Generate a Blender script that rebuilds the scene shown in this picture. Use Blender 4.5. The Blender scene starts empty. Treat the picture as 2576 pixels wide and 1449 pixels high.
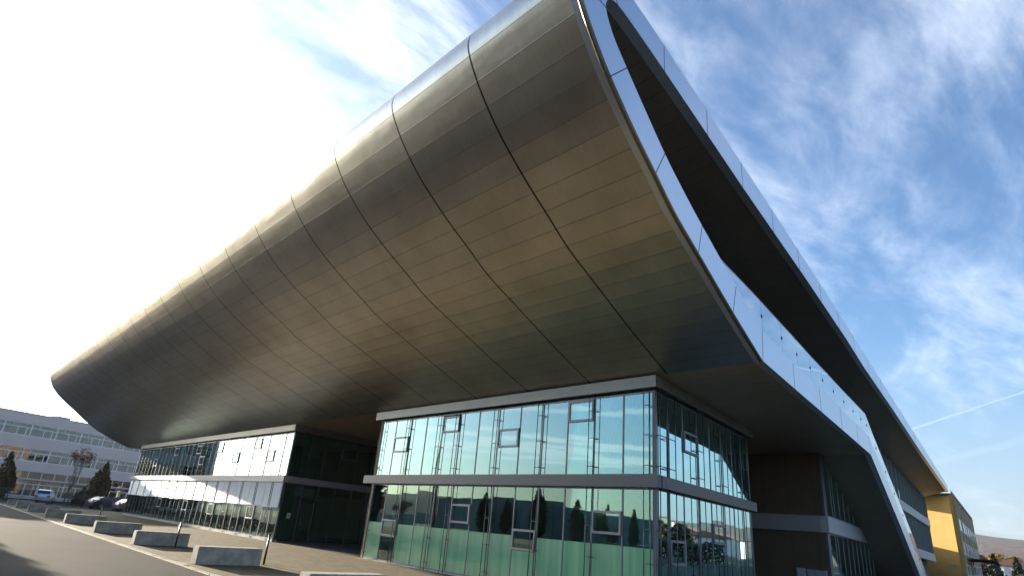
import bpy, math, random
from mathutils import Vector, Matrix, noise
R = math.radians
sc = bpy.context.scene
col = sc.collection
random.seed(7)

# ---------------------------------------------------------------- camera
CAM = ((0.687929, -0.217321, -0.692477), (0.721158, 0.312156, 0.618458), (0.081757, -0.924841, 0.371464))
cd = bpy.data.cameras.new('camera'); cam = bpy.data.objects.new('camera', cd); col.objects.link(cam)
m = Matrix(((CAM[0][0], -CAM[0][1], -CAM[0][2], 0), (CAM[1][0], -CAM[1][1], -CAM[1][2], 0), (CAM[2][0], -CAM[2][1], -CAM[2][2], 1.6), (0, 0, 0, 1)))
cam.matrix_world = m
cd.sensor_width = 36; cd.lens = 2140 / 3657 * 36; cd.clip_start = .05; cd.clip_end = 6000
sc.camera = cam

# ---------------------------------------------------------------- light
SUN_AZ, SUN_EL = 187.5, 10.1           # azimuth (from +X, counter-clockwise) and elevation of the sun
sdir = Vector((math.cos(R(SUN_EL)) * math.cos(R(SUN_AZ)), math.cos(R(SUN_EL)) * math.sin(R(SUN_AZ)), math.sin(R(SUN_EL))))
sl = bpy.data.lights.new('sun', 'SUN'); sl.energy = 5.0; sl.angle = R(.5); sl.color = (1, .88, .70)
so = bpy.data.objects.new('sun', sl); col.objects.link(so)
so.rotation_euler = (-sdir).to_track_quat('-Z', 'Y').to_euler()
sc.view_settings.view_transform = 'Standard'; sc.view_settings.look = 'None'
sc.view_settings.exposure = 1.5; sc.view_settings.gamma = 1
sc.cycles.max_bounces = 8; sc.cycles.transparent_max_bounces = 12
sc.cycles.caustics_reflective = True; sc.cycles.caustics_refractive = False
sc.cycles.sample_clamp_indirect = 6

class NT:
    def __init__(s, tree): s.t = tree; s.n = tree.nodes; s.l = tree.links
    def node(s, typ, ins=None, **kw):
        n = s.n.new(typ)
        for k, v in kw.items(): setattr(n, k, v)
        for k, v in (ins or {}).items(): s.put(n, k, v)
        return n
    def put(s, n, k, v):
        if hasattr(v, 'default_value') and hasattr(v, 'links'): s.l.new(v, n.inputs[k])
        elif isinstance(v, bpy.types.Node): s.l.new(v.outputs[0], n.inputs[k])
        else: n.inputs[k].default_value = v
    def math(s, op, a, b=0.0, c=0.0, clamp=False):
        return s.node('ShaderNodeMath', {0: a, 1: b, 2: c}, operation=op, use_clamp=clamp).outputs[0]
    def vmath(s, op, a, b=(0, 0, 0)):
        n = s.node('ShaderNodeVectorMath', {0: a, 1: b}, operation=op)
        return n.outputs['Value'] if op == 'DOT_PRODUCT' else n.outputs[0]
    def maprange(s, v, a, b, c=0.0, d=1.0, smooth=False):
        n = s.node('ShaderNodeMapRange', {0: v, 1: a, 2: b, 3: c, 4: d})
        if smooth: n.interpolation_type = 'SMOOTHSTEP'
        return n.outputs[0]
    def mix(s, f, a, b, mode='MIX'):
        n = s.node('ShaderNodeMix', data_type='RGBA', blend_type=mode)
        for k, v in ((0, f), (6, a), (7, b)): s.put(n, k, v)
        return n.outputs[2]
    def noise(s, vec, scale, detail=4, rough=.5, dist=0):
        n = s.node('ShaderNodeTexNoise', {'Scale': scale, 'Detail': detail, 'Roughness': rough, 'Distortion': dist})
        if vec is not None: s.put(n, 'Vector', vec)
        return n.outputs[0]

w = bpy.data.worlds.new('World'); sc.world = w; w.use_nodes = True
g = NT(w.node_tree); g.n.clear()
tc = g.node('ShaderNodeTexCoord'); D = tc.outputs['Generated']
sky = g.node('ShaderNodeTexSky', sky_type='NISHITA', sun_disc=False, sun_elevation=R(SUN_EL), sun_rotation=R(90 - SUN_AZ), air_density=1.0, dust_density=1.2, ozone_density=2.2)
sep = g.node('ShaderNodeSeparateXYZ', {0: D})
zz = g.math('ADD', g.math('MAXIMUM', sep.outputs[2], 0.0), .16)
pl = g.node('ShaderNodeCombineXYZ', {0: g.math('DIVIDE', sep.outputs[0], zz), 1: g.math('DIVIDE', sep.outputs[1], zz), 2: 0.3}).outputs[0]
mp = g.node('ShaderNodeMapping', {'Vector': pl, 'Rotation': (0, 0, R(35)), 'Scale': (1.0, .42, 1), 'Location': (3.1, .7, 0)}).outputs[0]
wisp = g.noise(mp, 2.6, 9, .62, .7)
big = g.noise(pl, .75, 3, .5, .3)
fine = g.noise(g.node('ShaderNodeMapping', {'Vector': pl, 'Rotation': (0, 0, R(-20)), 'Scale': (1.6, .7, 1)}).outputs[0], 7, 6, .6, .4)
sd = g.vmath('DOT_PRODUCT', D, tuple(sdir))
near = g.maprange(sd, .15, .95, 0, 1, True)
dens = g.math('ADD', g.math('ADD', g.math('MULTIPLY', wisp, .62), g.math('MULTIPLY', fine, .24)), g.math('MULTIPLY', big, .38))
dens = g.math('ADD', dens, g.math('MULTIPLY', near, .05))
dens = g.math('SUBTRACT', dens, g.maprange(sep.outputs[1], -.05, -.6, 0, .14))
mask = g.maprange(dens, .56, .94, 0, .72, True)
mask = g.math('MULTIPLY', mask, g.maprange(sep.outputs[2], .02, .22, .25, 1))
# contrails: thin bands along great circles
def trail(nv, half, t0, t1, axis, amp):
    nv = Vector(nv).normalized(); ax = Vector(axis).normalized()
    d = g.math('ABSOLUTE', g.math('ADD', g.vmath('DOT_PRODUCT', D, tuple(nv)), g.math('MULTIPLY', g.math('SUBTRACT', fine, .5), half * 1.6)))
    along = g.vmath('DOT_PRODUCT', D, tuple(ax))
    b = g.maprange(d, half * .25, half, 1, 0, True)
    e = g.math('MULTIPLY', g.maprange(along, t0, t0 + .02, 0, 1, True), g.maprange(along, t1 - .08, t1, 1, 0, True))
    return g.math('MULTIPLY', g.math('MULTIPLY', b, e), amp)
def vdir(px, py):
    v = Vector(((px - 1288) * 1.41964, (py - 724.5) * 1.41964, 2140)); return Vector([Vector(r).dot(v) for r in CAM]).normalized()
a_, b_ = vdir(2320, 1070), vdir(2576, 985)
trails = [trail(a_.cross(b_), .0017, a_.dot(b_) * 0 + .90, 2.0, b_, .2)]
a_, b_ = vdir(2400, 1150), vdir(2576, 1105)
trails.append(trail(a_.cross(b_), .006, .93, 2.0, b_, .05))
for (x0, z0, x1, z1, h_, am) in ((-23, 3.85, -9.5, 2.35, .006, .5), (-23.3, 3.3, -9.5, 2.0, .010, .45), (-21.5, 3.05, -16.5, 2.75, .0045, .45), (-20.8, 2.6, -16, 2.3, .004, .4), (-27, 4.9, -10, 3.4, .006, .35)):
    a_, b_ = Vector((x0, -14.05, z0)).normalized(), Vector((x1, -14.05, z1)).normalized()
    mid = (a_ + b_).normalized(); trails.append(trail(a_.cross(b_), h_, a_.dot(mid) - .05, 3.0, mid, am))
for t in trails: mask = g.math('MAXIMUM', mask, t)
skyh = g.math('MULTIPLY', g.maprange(sep.outputs[2], .0, .32, .62, 0, True), g.math('SUBTRACT', 1.0, near))
skyc = g.mix(1.0, sky.outputs[0], (.88, 1.02, 1.20, 1), 'MULTIPLY')
cl_l = g.node('ShaderNodeMix', data_type='RGBA')
g.put(cl_l, 0, near); g.put(cl_l, 6, (5.2, 5.7, 6.5, 1)); g.put(cl_l, 7, (9.5, 9.4, 9.1, 1))
skyc = g.mix(skyh, skyc, (2.15, 2.5, 3.15, 1))
c = g.mix(mask, skyc, cl_l.outputs[2])
aur = g.math('ADD', g.math('MULTIPLY', g.math('POWER', g.math('MAXIMUM', sd, 0), 6), 2.6), g.math('MULTIPLY', g.math('POWER', g.math('MAXIMUM', sd, 0), 22), 36.0))
c = g.mix(1.0, c, g.mix(1.0, (1, .97, .9, 1), g.node('ShaderNodeCombineXYZ', {0: aur, 1: aur, 2: aur}).outputs[0], 'MULTIPLY'), 'ADD')
bg = g.node('ShaderNodeBackground', {'Color': c, 'Strength': .10})
g.l.new(bg.outputs[0], g.node('ShaderNodeOutputWorld').inputs[0])

# ---------------------------------------------------------------- materials
def mat(name, color=(.5, .5, .5), rough=.6, metal=0.0, var=.0, vscale=3.0, bump=0.0, bscale=30.0, spec=.5, fn=None, emit=None):
    M = bpy.data.materials.new(name); M.use_nodes = True
    t = NT(M.node_tree); b = t.n['Principled BSDF']
    b.inputs['Base Color'].default_value = (*color, 1); b.inputs['Roughness'].default_value = rough; b.inputs['Metallic'].default_value = metal
    b.inputs['Specular IOR Level'].default_value = spec
    if var or bump:
        o = t.node('ShaderNodeTexCoord').outputs['Object']
    if var:
        n = t.noise(o, vscale, 6, .6)
        t.put(b, 'Base Color', t.mix(t.maprange(n, .3, .7), tuple(c * (1 - var) for c in color) + (1,), tuple(min(1, c * (1 + var)) for c in color) + (1,)))
    if bump:
        t.put(b, 'Normal', t.node('ShaderNodeBump', {'Height': t.noise(o, bscale, 5, .6), 'Strength': bump, 'Distance': .02}))
    if emit:
        b.inputs['Emission Color'].default_value = (*emit[0], 1); b.inputs['Emission Strength'].default_value = emit[1]
    if fn: fn(t, b)
    return M

def hull_fn(t, b):
    uv = t.node('ShaderNodeUVMap', uv_map='panel').outputs[0]
    s = t.node('ShaderNodeSeparateXYZ', {0: uv}); u, v = s.outputs[0], s.outputs[1]     # units of one panel
    def seam(x, wd):
        f = t.math('FRACT', x); d = t.math('MINIMUM', f, t.math('SUBTRACT', 1.0, f))
        return t.maprange(d, wd * .5, wd, 1, 0)
    su = seam(u, .011); sv = seam(v, .026)
    cell = t.node('ShaderNodeCombineXYZ', {0: t.math('FLOOR', u), 1: t.math('FLOOR', v), 2: 0}).outputs[0]
    wn = t.node('ShaderNodeTexWhiteNoise', {'Vector': cell}, noise_dimensions='3D')
    st = t.noise(t.node('ShaderNodeMapping', {'Vector': uv, 'Scale': (34, .9, 1)}).outputs[0], 1.0, 5, .65)
    grime = t.noise(t.node('ShaderNodeMapping', {'Vector': uv, 'Scale': (2.2, .35, 1)}).outputs[0], 1.0, 5, .6)
    base = t.mix(t.maprange(st, .3, .75), (.60, .57, .505, 1), (.68, .65, .585, 1))
    base = t.mix(t.math('MULTIPLY', t.maprange(grime, .42, .75), .4), base, (.34, .31, .24, 1))
    base = t.mix(t.math('MULTIPLY', wn.outputs[0], .12), base, (.40, .385, .34, 1))
    base = t.mix(t.math('MULTIPLY', sv, .42), base, (.05, .045, .035, 1))
    base = t.mix(t.math('MULTIPLY', su, .96), base, (.012, .012, .011, 1))
    t.put(b, 'Base Color', base)
    t.put(b, 'Roughness', t.math('ADD', t.math('ADD', .285, t.math('MULTIPLY', st, .06)), t.math('MULTIPLY', wn.outputs[0], .03)))
    pil = t.math('SINE', t.math('MULTIPLY', t.math('FRACT', v), math.pi))        # slight oil-canning of every sheet
    big = t.noise(t.node('ShaderNodeMapping', {'Vector': uv, 'Scale': (.8, .55, 1)}).outputs[0], 1.0, 3, .5)
    h = t.math('ADD', t.math('MULTIPLY', pil, .003), t.math('MULTIPLY', big, .03))
    h = t.math('SUBTRACT', h, t.math('MULTIPLY', sv, .002))
    t.put(b, 'Normal', t.node('ShaderNodeBump', {'Height': h, 'Strength': .75, 'Distance': 1.0}))
M_hull = mat('bronze_steel_cladding', metal=1.0, rough=.35, fn=hull_fn)

def lines_fn(axis, pitch, wid, dark, c0, c1=None):
    def f(t, b):
        o = t.node('ShaderNodeTexCoord').outputs['Object']
        s = t.node('ShaderNodeSeparateXYZ', {0: o})
        x = t.math('DIVIDE', s.outputs[axis], pitch); fr = t.math('FRACT', x)
        d = t.math('MINIMUM', fr, t.math('SUBTRACT', 1.0, fr)); k = t.maprange(d, wid * .5, wid, 1, 0)
        n = t.noise(o, 1.3, 5, .6)
        base = t.mix(t.maprange(n, .3, .7), (*c0, 1), (*(c1 or tuple(q * 1.18 for q in c0)), 1))
        t.put(b, 'Base Color', t.mix(t.math('MULTIPLY', k, dark), base, (.01, .01, .01, 1)))
        t.put(b, 'Normal', t.node('ShaderNodeBump', {'Height': t.math('SUBTRACT', 0.0, k), 'Strength': .5, 'Distance': .01}))
    return f
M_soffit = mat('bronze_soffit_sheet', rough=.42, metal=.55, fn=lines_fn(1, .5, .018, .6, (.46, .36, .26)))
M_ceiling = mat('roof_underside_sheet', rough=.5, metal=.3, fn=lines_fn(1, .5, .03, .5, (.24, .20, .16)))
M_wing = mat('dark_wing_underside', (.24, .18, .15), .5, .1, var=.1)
M_frame = mat('pale_blue_white_frame_panel', (.70, .74, .82), .34, .7, var=.03, vscale=.6, bump=.05, bscale=2)
M_joint = mat('dark_joint', (.03, .03, .035), .7)
M_edge = mat('olive_edge_trim', (.20, .18, .12), .4, .8)
M_band = mat('grey_aluminium_fascia', (.24, .24, .235), .42, .5, var=.08, vscale=1.2)
M_bandd = mat('dark_grey_floor_band', (.10, .098, .105), .42, .3, var=.06, vscale=1.0)
M_bandl = mat('light_grey_band', (.42, .41, .42), .5, .2, var=.05)
M_mull = mat('grey_mullion', (.16, .165, .17), .4, .6)
M_rod = mat('thin_steel_rod', (.12, .125, .13), .35, .8)
M_winf = mat('vent_window_frame', (.22, .21, .23), .4, .5)
M_brown = mat('dark_brown_wall_panel', (.075, .055, .035), .55, .1, fn=lines_fn(0, 1.1, .008, .8, (.13, .092, .055)))
M_blind = mat('white_external_blind', (.80, .80, .80), .5)
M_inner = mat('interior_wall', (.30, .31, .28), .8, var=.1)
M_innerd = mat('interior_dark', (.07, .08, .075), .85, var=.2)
M_sill = mat('interior_plinth', (.5, .48, .42), .8)
M_concrete = mat('cast_concrete', (.40, .35, .285), .9, var=.32, vscale=3.5, bump=.6, bscale=16)
M_white = mat('white_enamel', (.75, .75, .75), .5)
M_black = mat('black_rubber', (.02, .02, .02), .7)
M_lamp = mat('lamp_disc', (.9, .9, .85), .5, emit=((1, .95, .85), 9.0))

def glass(name, tint, refl, gcol, rough=0.0, wave=.002, tilt=.010):
    M = bpy.data.materials.new(name); M.use_nodes = True; t = NT(M.node_tree); t.n.clear()
    tr = t.node('ShaderNodeBsdfTransparent', {'Color': (*tint, 1)})
    o = t.node('ShaderNodeTexCoord').outputs['Object']
    oi = t.node('ShaderNodeObjectInfo').outputs['Random']
    off = t.node('ShaderNodeCombineXYZ', {0: t.math('MULTIPLY', oi, 31.0), 1: t.math('MULTIPLY', oi, 17.0), 2: 0}).outputs[0]
    rv = t.node('ShaderNodeTexWhiteNoise', {'W': t.math('MULTIPLY', oi, 97.0)}, noise_dimensions='1D').outputs[1]
    nn = t.vmath('NORMALIZE', t.vmath('ADD', t.node('ShaderNodeNewGeometry').outputs['Normal'], t.vmath('MULTIPLY', t.vmath('SUBTRACT', rv, (.5, .5, .5)), (tilt, tilt, tilt))))
    bp = t.node('ShaderNodeBump', {'Normal': nn, 'Height': t.noise(t.vmath('ADD', o, off), .7, 1, .3), 'Strength': 1.0, 'Distance': wave})
    gl = t.node('ShaderNodeBsdfGlossy', {'Color': (*gcol, 1), 'Roughness': rough, 'Normal': bp.outputs[0]})
    lw = t.node('ShaderNodeFresnel', {'IOR': 1.5}).outputs[0]
    f = t.math('ADD', refl, t.math('MULTIPLY', lw, 1 - refl), clamp=True)
    mx = t.node('ShaderNodeMixShader', {0: f, 1: tr, 2: gl})
    t.l.new(mx.outputs[0], t.node('ShaderNodeOutputMaterial').inputs[0]); return M
M_glass = glass('coated_teal_glass', (.50, .66, .60), .34, (.54, .77, .78))
M_glasslow = glass('ground_floor_teal_glass', (.80, .92, .86), .15, (.70, .95, .90))
M_glassd = glass('dark_green_glass', (.50, .70, .62), .14, (.75, .95, .88))
M_rail = glass('mirror_balustrade_glass', (.5, .6, .62), .62, (.92, .97, 1.0), wave=.0006, tilt=.004)
M_grayg = glass('office_window_glass', (.6, .62, .58), .07, (.85, .88, .9), wave=.004)
def frost_fn(t, b):
    b.inputs['Transmission Weight'].default_value = 0
def frost_fn2(t, b):
    o = t.node('ShaderNodeTexCoord').outputs['Object']
    n = t.noise(t.node('ShaderNodeMapping', {'Vector': o, 'Scale': (3.2, 3.2, .12)}).outputs[0], 1.0, 4, .6)
    t.put(b, 'Base Color', t.mix(t.maprange(n, .32, .68), (.13, .37, .20, 1), (.27, .55, .32, 1)))
    b.inputs['Coat Weight'].default_value = 1.0; b.inputs['Coat Roughness'].default_value = .01
M_frost = mat('frosted_green_film', rough=.1, spec=.8, fn=frost_fn2)
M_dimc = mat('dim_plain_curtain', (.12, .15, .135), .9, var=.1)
def curt_fn(t, b):
    o = t.node('ShaderNodeTexCoord').outputs['Object']; s = t.node('ShaderNodeSeparateXYZ', {0: o})
    a = t.math('MULTIPLY', t.math('ADD', s.outputs[0], s.outputs[1]), 2 * math.pi / .127)
    k = t.maprange(t.math('SINE', a), -.9, .2)
    t.put(b, 'Base Color', t.mix(k, (.34, .39, .37, 1), (.52, .57, .54, 1)))
M_curt = mat('vertical_blind_curtain', rough=.9, fn=curt_fn)

def asphalt_fn(t, b):
    o = t.node('ShaderNodeTexCoord').outputs['Object']
    n = t.noise(o, 260, 3, .7); n2 = t.noise(o, .35, 5, .6); n3 = t.noise(o, 5, 5, .6)
    base = t.mix(t.maprange(n, .35, .7), (.022, .0185, .0155, 1), (.062, .052, .042, 1))
    base = t.mix(t.math('MULTIPLY', t.maprange(n2, .4, .7), .35), base, (.058, .050, .041, 1))
    cr = t.node('ShaderNodeTexVoronoi', {'Vector': t.mix(.15, o, t.node('ShaderNodeTexNoise', {'Vector': o, 'Scale': 1.2, 'Detail': 4}).outputs[1]), 'Scale': .13}, feature='DISTANCE_TO_EDGE').outputs[0]
    base = t.mix(t.maprange(cr, .0, .0035, .55, 0), base, (.02, .02, .02, 1))
    t.put(b, 'Base Color', base); b.inputs['Roughness'].default_value = .95; b.inputs['Specular IOR Level'].default_value = .15
    t.put(b, 'Normal', t.node('ShaderNodeBump', {'Height': t.math('ADD', n, t.math('MULTIPLY', n3, .6)), 'Strength': .6, 'Distance': .012}))
M_asphalt = mat('asphalt', fn=asphalt_fn)
def paver_fn(t, b):
    o = t.node('ShaderNodeTexCoord').outputs['Object']
    br = t.node('ShaderNodeTexBrick', {'Vector': o, 'Color1': (.125, .092, .046, 1), 'Color2': (.205, .152, .078, 1), 'Mortar': (.07, .055, .04, 1), 'Scale': 1.0, 'Mortar Size': .008, 'Brick Width': .42, 'Row Height': .14, 'Bias': 0.0})
    n = t.noise(o, 1.1, 6, .65); n2 = t.noise(o, 60, 3, .6)
    base = t.mix(t.math('MULTIPLY', t.maprange(n, .35, .7), .45), br.outputs[0], (.25, .19, .10, 1))
    base = t.mix(t.math('MULTIPLY', t.maprange(n2, .4, .7), .25), base, (.10, .08, .06, 1))
    t.put(b, 'Base Color', base); b.inputs['Roughness'].default_value = .9; b.inputs['Specular IOR Level'].default_value = .2
    t.put(b, 'Normal', t.node('ShaderNodeBump', {'Height': t.math('SUBTRACT', t.math('MULTIPLY', n2, .4), br.outputs[1]), 'Strength': .5, 'Distance': .01}))
M_paver = mat('brown_clay_pavers', fn=paver_fn)
M_kerb = mat('kerb_stone', (.32, .275, .19), .85, var=.25, vscale=9, bump=.5, bscale=25)
M_slab = mat('dark_entrance_slab', (.085, .085, .088), .6, var=.1)
def ground_fn(t, b):
    o = t.node('ShaderNodeTexCoord').outputs['Object']
    n = t.noise(o, .02, 6, .6); n2 = t.noise(o, .6, 6, .7)
    base = t.mix(t.maprange(n, .42, .6), (.055, .065, .030, 1), (.09, .075, .045, 1))
    t.put(b, 'Base Color', t.mix(t.math('MULTIPLY', n2, .4), base, (.04, .05, .02, 1))); b.inputs['Roughness'].default_value = .95
M_ground = mat('grass_and_earth', fn=ground_fn)
def hill_fn(t, b):
    o = t.node('ShaderNodeTexCoord').outputs['Object']
    n = t.noise(o, .008, 7, .62); n2 = t.noise(o, .045, 6, .7)
    base = t.mix(t.maprange(n, .47, .56), (.12, .075, .06, 1), (.07, .085, .045, 1))
    base = t.mix(t.maprange(n2, .40, .62), base, (.19, .115, .07, 1))
    t.put(b, 'Base Color', base); b.inputs['Roughness'].default_value = .95
    t.put(b, 'Normal', t.node('ShaderNodeBump', {'Height': n2, 'Strength': 1.0, 'Distance': 16.0}))
M_hill = mat('autumn_forest_hill', fn=hill_fn)

# ---------------------------------------------------------------- mesh helpers
class MB:
    def __init__(s): s.v = []; s.f = []; s.m = []; s.sm = []
    def face(s, pts, mi=0, smooth=False):
        i = len(s.v); s.v += [tuple(p) for p in pts]; s.f.append(tuple(range(i, i + len(pts)))); s.m.append(mi); s.sm.append(smooth)
    def hexa(s, P, mi=0):       # 8 corners: bottom 4 ccw, top 4 ccw
        i = len(s.v); s.v += [tuple(p) for p in P]
        for q in ((3, 2, 1, 0), (4, 5, 6, 7), (0, 1, 5, 4), (1, 2, 6, 5), (2, 3, 7, 6), (3, 0, 4, 7)):
            s.f.append(tuple(i + k for k in q)); s.m.append(mi); s.sm.append(False)
    def box(s, a, b, mi=0):
        x0, y0, z0 = a; x1, y1, z1 = b
        s.hexa([(x0, y0, z0), (x1, y0, z0), (x1, y1, z0), (x0, y1, z0), (x0, y0, z1), (x1, y0, z1), (x1, y1, z1), (x0, y1, z1)], mi)
    def fbox(s, F, a, b, mi=0):  # box in the (s, n, z) frame of a facade
        s0, n0, z0 = a; s1, n1, z1 = b
        s.hexa([F(s0, n0, z0), F(s1, n0, z0), F(s1, n1, z0), F(s0, n1, z0), F(s0, n0, z1), F(s1, n0, z1), F(s1, n1, z1), F(s0, n1, z1)], mi)
    def tube(s, p0, p1, r0, r1=None, n=6, mi=0, cap=True):
        p0, p1 = Vector(p0), Vector(p1); r1 = r0 if r1 is None else r1
        d = (p1 - p0).normalized(); a = d.orthogonal().normalized(); b = d.cross(a); i = len(s.v)
        for p, r in ((p0, r0), (p1, r1)):
            for k in range(n):
                t = 2 * math.pi * k / n; s.v.append(tuple(p + a * math.cos(t) * r + b * math.sin(t) * r))
        for k in range(n):
            s.f.append((i + k, i + (k + 1) % n, i + n + (k + 1) % n, i + n + k)); s.m.append(mi); s.sm.append(True)
        if cap:
            s.f.append(tuple(i + k for k in range(n))[::-1]); s.m.append(mi); s.sm.append(False)
            s.f.append(tuple(i + n + k for k in range(n))); s.m.append(mi); s.sm.append(False)
    def prism(s, poly, off, mi=0, side_mi=None):   # poly: list of points, off: vector
        off = Vector(off); P = [Vector(p) for p in poly]; Q = [p + off for p in P]; n = len(P)
        s.face(P[::-1], mi); s.face(Q, mi)
        for k in range(n): s.face([P[k], P[(k + 1) % n], Q[(k + 1) % n], Q[k]], mi if side_mi is None else side_mi)
    def build(s, name, mats, parent=None, fix=True):
        me = bpy.data.meshes.new(name); me.from_pydata(s.v, [], s.f)
        for M in (mats if isinstance(mats, (list, tuple)) else [mats]): me.materials.append(M)
        me.polygons.foreach_set('material_index', s.m); me.polygons.foreach_set('use_smooth', s.sm); me.update()
        o = bpy.data.objects.new(name, me); col.objects.link(o)
        if parent is not None:
            o.parent = parent
            if parent.type == 'EMPTY' and parent.get('_w'): o.location = -Vector(parent.location)
        return o
def tag(o, label=None, cat=None, group=None, kind=None):
    for k, v in (('label', label), ('category', cat), ('group', group), ('kind', kind)):
        if v: o[k] = v
    return o
def thing(name, label, cat, loc=(0, 0, 0), group=None, world=False, rz=0):
    o = bpy.data.objects.new(name, None); col.objects.link(o); o.location = loc; o.rotation_euler = (0, 0, rz); o.empty_display_size = .3
    if world: o['_w'] = 1
    return tag(o, label, cat, group)
def copy_tree(o, loc=None, rz=None, label=None, parent=None, sc_=None):
    c = o.copy(); col.objects.link(c)
    if parent is not None: c.parent = parent
    if loc is not None: c.location = loc
    if rz is not None: c.rotation_euler = (0, 0, rz)
    if sc_ is not None: c.scale = sc_
    if label: c['label'] = label
    for ch in list(o.children): copy_tree(ch, parent=c)
    return c
def frame(P0, az, out=1):
    d = Vector((math.cos(R(az)), math.sin(R(az)), 0)); n = Vector((d.y, -d.x, 0)) * out; P = Vector((*P0, 0))
    return lambda s, n_, z: P + d * s + n * n_ + Vector((0, 0, z))

# ---------------------------------------------------------------- ground
AZ = 99.2; SH = math.tan(R(AZ - 90))               # all end planes run along this heading
def rimx(y, u=-6.314): return u - (y - 14.05) * SH + .006 * max(0, y - 31)
def sheet(name, pts, z, M, lab_kind='structure', sub=1):
    b = MB(); b.face([(x, y, z) for x, y in pts]); o = b.build(name, M); o['kind'] = lab_kind; return o
b = MB(); N = 24
b.face([(-2600, -2600, -.03), (2600, -2600, -.03), (2600, 2600, -.03), (-2600, 2600, -.03)])
tag(b.build('ground', M_ground), kind='structure')
sheet('road', [(-260, -34), (80, -34), (80, 5.72), (-260, 5.72)], 0, M_asphalt)
sheet('pavement', [(-72.5, 5.86), (60, 5.86), (60, 16.0), (-72.5, 16.0)], .004, M_paver)
sheet('car_park', [(-125, 5.72), (-72.5, 5.72), (-72.5, 60), (-125, 60)], 0, M_asphalt)
sheet('entrance_apron', [(-33.5, 14.35), (-8, 14.35), (-12, 60), (-34, 60)], .010, M_slab)
b = MB(); x = -125.0
while x < 20:
    l = .95 + random.uniform(-.1, .1); j = random.uniform(-.008, .008); h = random.uniform(.02, .034)
    b.hexa([(x, 5.72 + j, -.02), (x + l, 5.72 + j, -.02), (x + l, 5.87 + j, -.02), (x, 5.87 + j, -.02), (x + .02, 5.735 + j, h), (x + l - .02, 5.735 + j, h), (x + l - .02, 5.86 + j, h + .006), (x + .02, 5.86 + j, h + .006)]); x += l + .018
tag(b.build('kerb', M_kerb), kind='structure')
# hills all round the horizon
def hills():
    b = MB(); n = 220; rad = (1250, 1400, 1600, 1850, 2100)
    def H(a):   # height of the crest by azimuth
        d = math.degrees(a) % 360
        base = 60 + 34 * noise.noise(Vector((math.cos(a) * 2.2, math.sin(a) * 2.2, 1.7))) + 14 * noise.noise(Vector((math.cos(a) * 7, math.sin(a) * 7, 4)))
        if 60 < d < 120: base += 22 * math.exp(-((d - 98) / 9) ** 2)
        return max(18, base)
    grid = []
    for i in range(n):
        a = 2 * math.pi * i / n; row = []
        for k, r in enumerate(rad):
            f = (0, .34, .72, 1.0, .9)[k]
            row.append((math.cos(a) * r, math.sin(a) * r, H(a) * f + (9 * noise.noise(Vector((math.cos(a) * 16, math.sin(a) * 16, k * 3.3))) if 0 < k < 4 else 0) - .5 * (k == 0)))
        grid.append(row)
    for row in grid: b.v += row
    K = len(rad)
    for i in range(n):
        j = (i + 1) % n
        for k in range(K - 1):
            b.f.append((i * K + k, i * K + k + 1, j * K + k + 1, j * K + k)); b.m.append(0); b.sm.append(True)
    tag(b.build('hills', M_hill), kind='structure')
hills()

# ---------------------------------------------------------------- the main building
B = thing('office_building', 'glazed office building under a huge bronze metal hull with pale end frame', 'building', (-30, 20, 0), world=True)
OUT = [(42.8, 0), (40.5, 1.04), (35.6, 3.26), (29.3, 5.82), (23, 5.86), (17, 5.88), (14.05, 5.9), (12.0, 6.48), (10.03, 7.10), (8.9, 7.47), (8.06, 7.87), (7.2, 8.28), (6.35, 8.77), (5.85, 9.15), (5.4, 9.6), (5.08, 10.15), (5.27, 10.7), (5.9, 11.06), (7.2, 11.23), (9.0, 11.26), (13.5, 11.24), (20, 11.2), (27, 11.1), (31, 10.95), (39.6, 10.62), (53, 10.1), (65, 9.65), (75, 9.25)]
INN = [(44.6, 0), (40.7, 1.9), (35.9, 4.12), (29.42, 6.62), (23, 6.66), (17.1, 6.63), (14.19, 6.75), (12.32, 7.22), (10.3, 7.83), (9.21, 8.21), (8.46, 8.52), (7.65, 8.95), (6.88, 9.38), (6.4, 9.68), (6.14, 9.98), (6.10, 10.22), (6.25, 10.43), (6.55, 10.55), (7.3, 10.58), (9.07, 10.56), (13.5, 10.46), (20, 10.42), (27, 10.28), (31, 10.08), (39.6, 9.82), (53, 9.27), (65, 8.92), (75, 8.62)]
def catmull(P, i0, i1, n=5):   # smooth between indices i0..i1, keep the rest
    o = list(P[:i0])
    for i in range(i0, i1):
        p0 = P[i - 1] if i > i0 else P[i]; p1, p2 = P[i], P[i + 1]; p3 = P[i + 2] if i + 2 <= i1 else P[i + 1]
        for k in range(n):
            t = k / n
            o.append(tuple(.5 * ((2 * p1[c]) + (-p0[c] + p2[c]) * t + (2 * p0[c] - 5 * p1[c] + 4 * p2[c] - p3[c]) * t * t + (-p0[c] + 3 * p1[c] - 3 * p2[c] + p3[c]) * t ** 3) for c in (0, 1)))
    return o + list(P[i1:])
outS = catmull(OUT, 6, 20); innS = catmull(INN, 6, 20)
def xe(y, z):   # oblique far end of the hull
    if z > 9.6: return -60.6 - .15 * max(0, y - 5.3) * (z > 10.9)
    pts = [(5.3, -60.7), (5.76, -61.6), (6.46, -62.3), (7.54, -63.2), (8.82, -64.7), (10.52, -67.5), (12.53, -69.3), (14.07, -70.1)]
    for (a, xa), (c_, xc) in zip(pts, pts[1:]):
        if y <= c_: return xa + (xc - xa) * max(0, (y - a)) / (c_ - a)
    return -70.1
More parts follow.
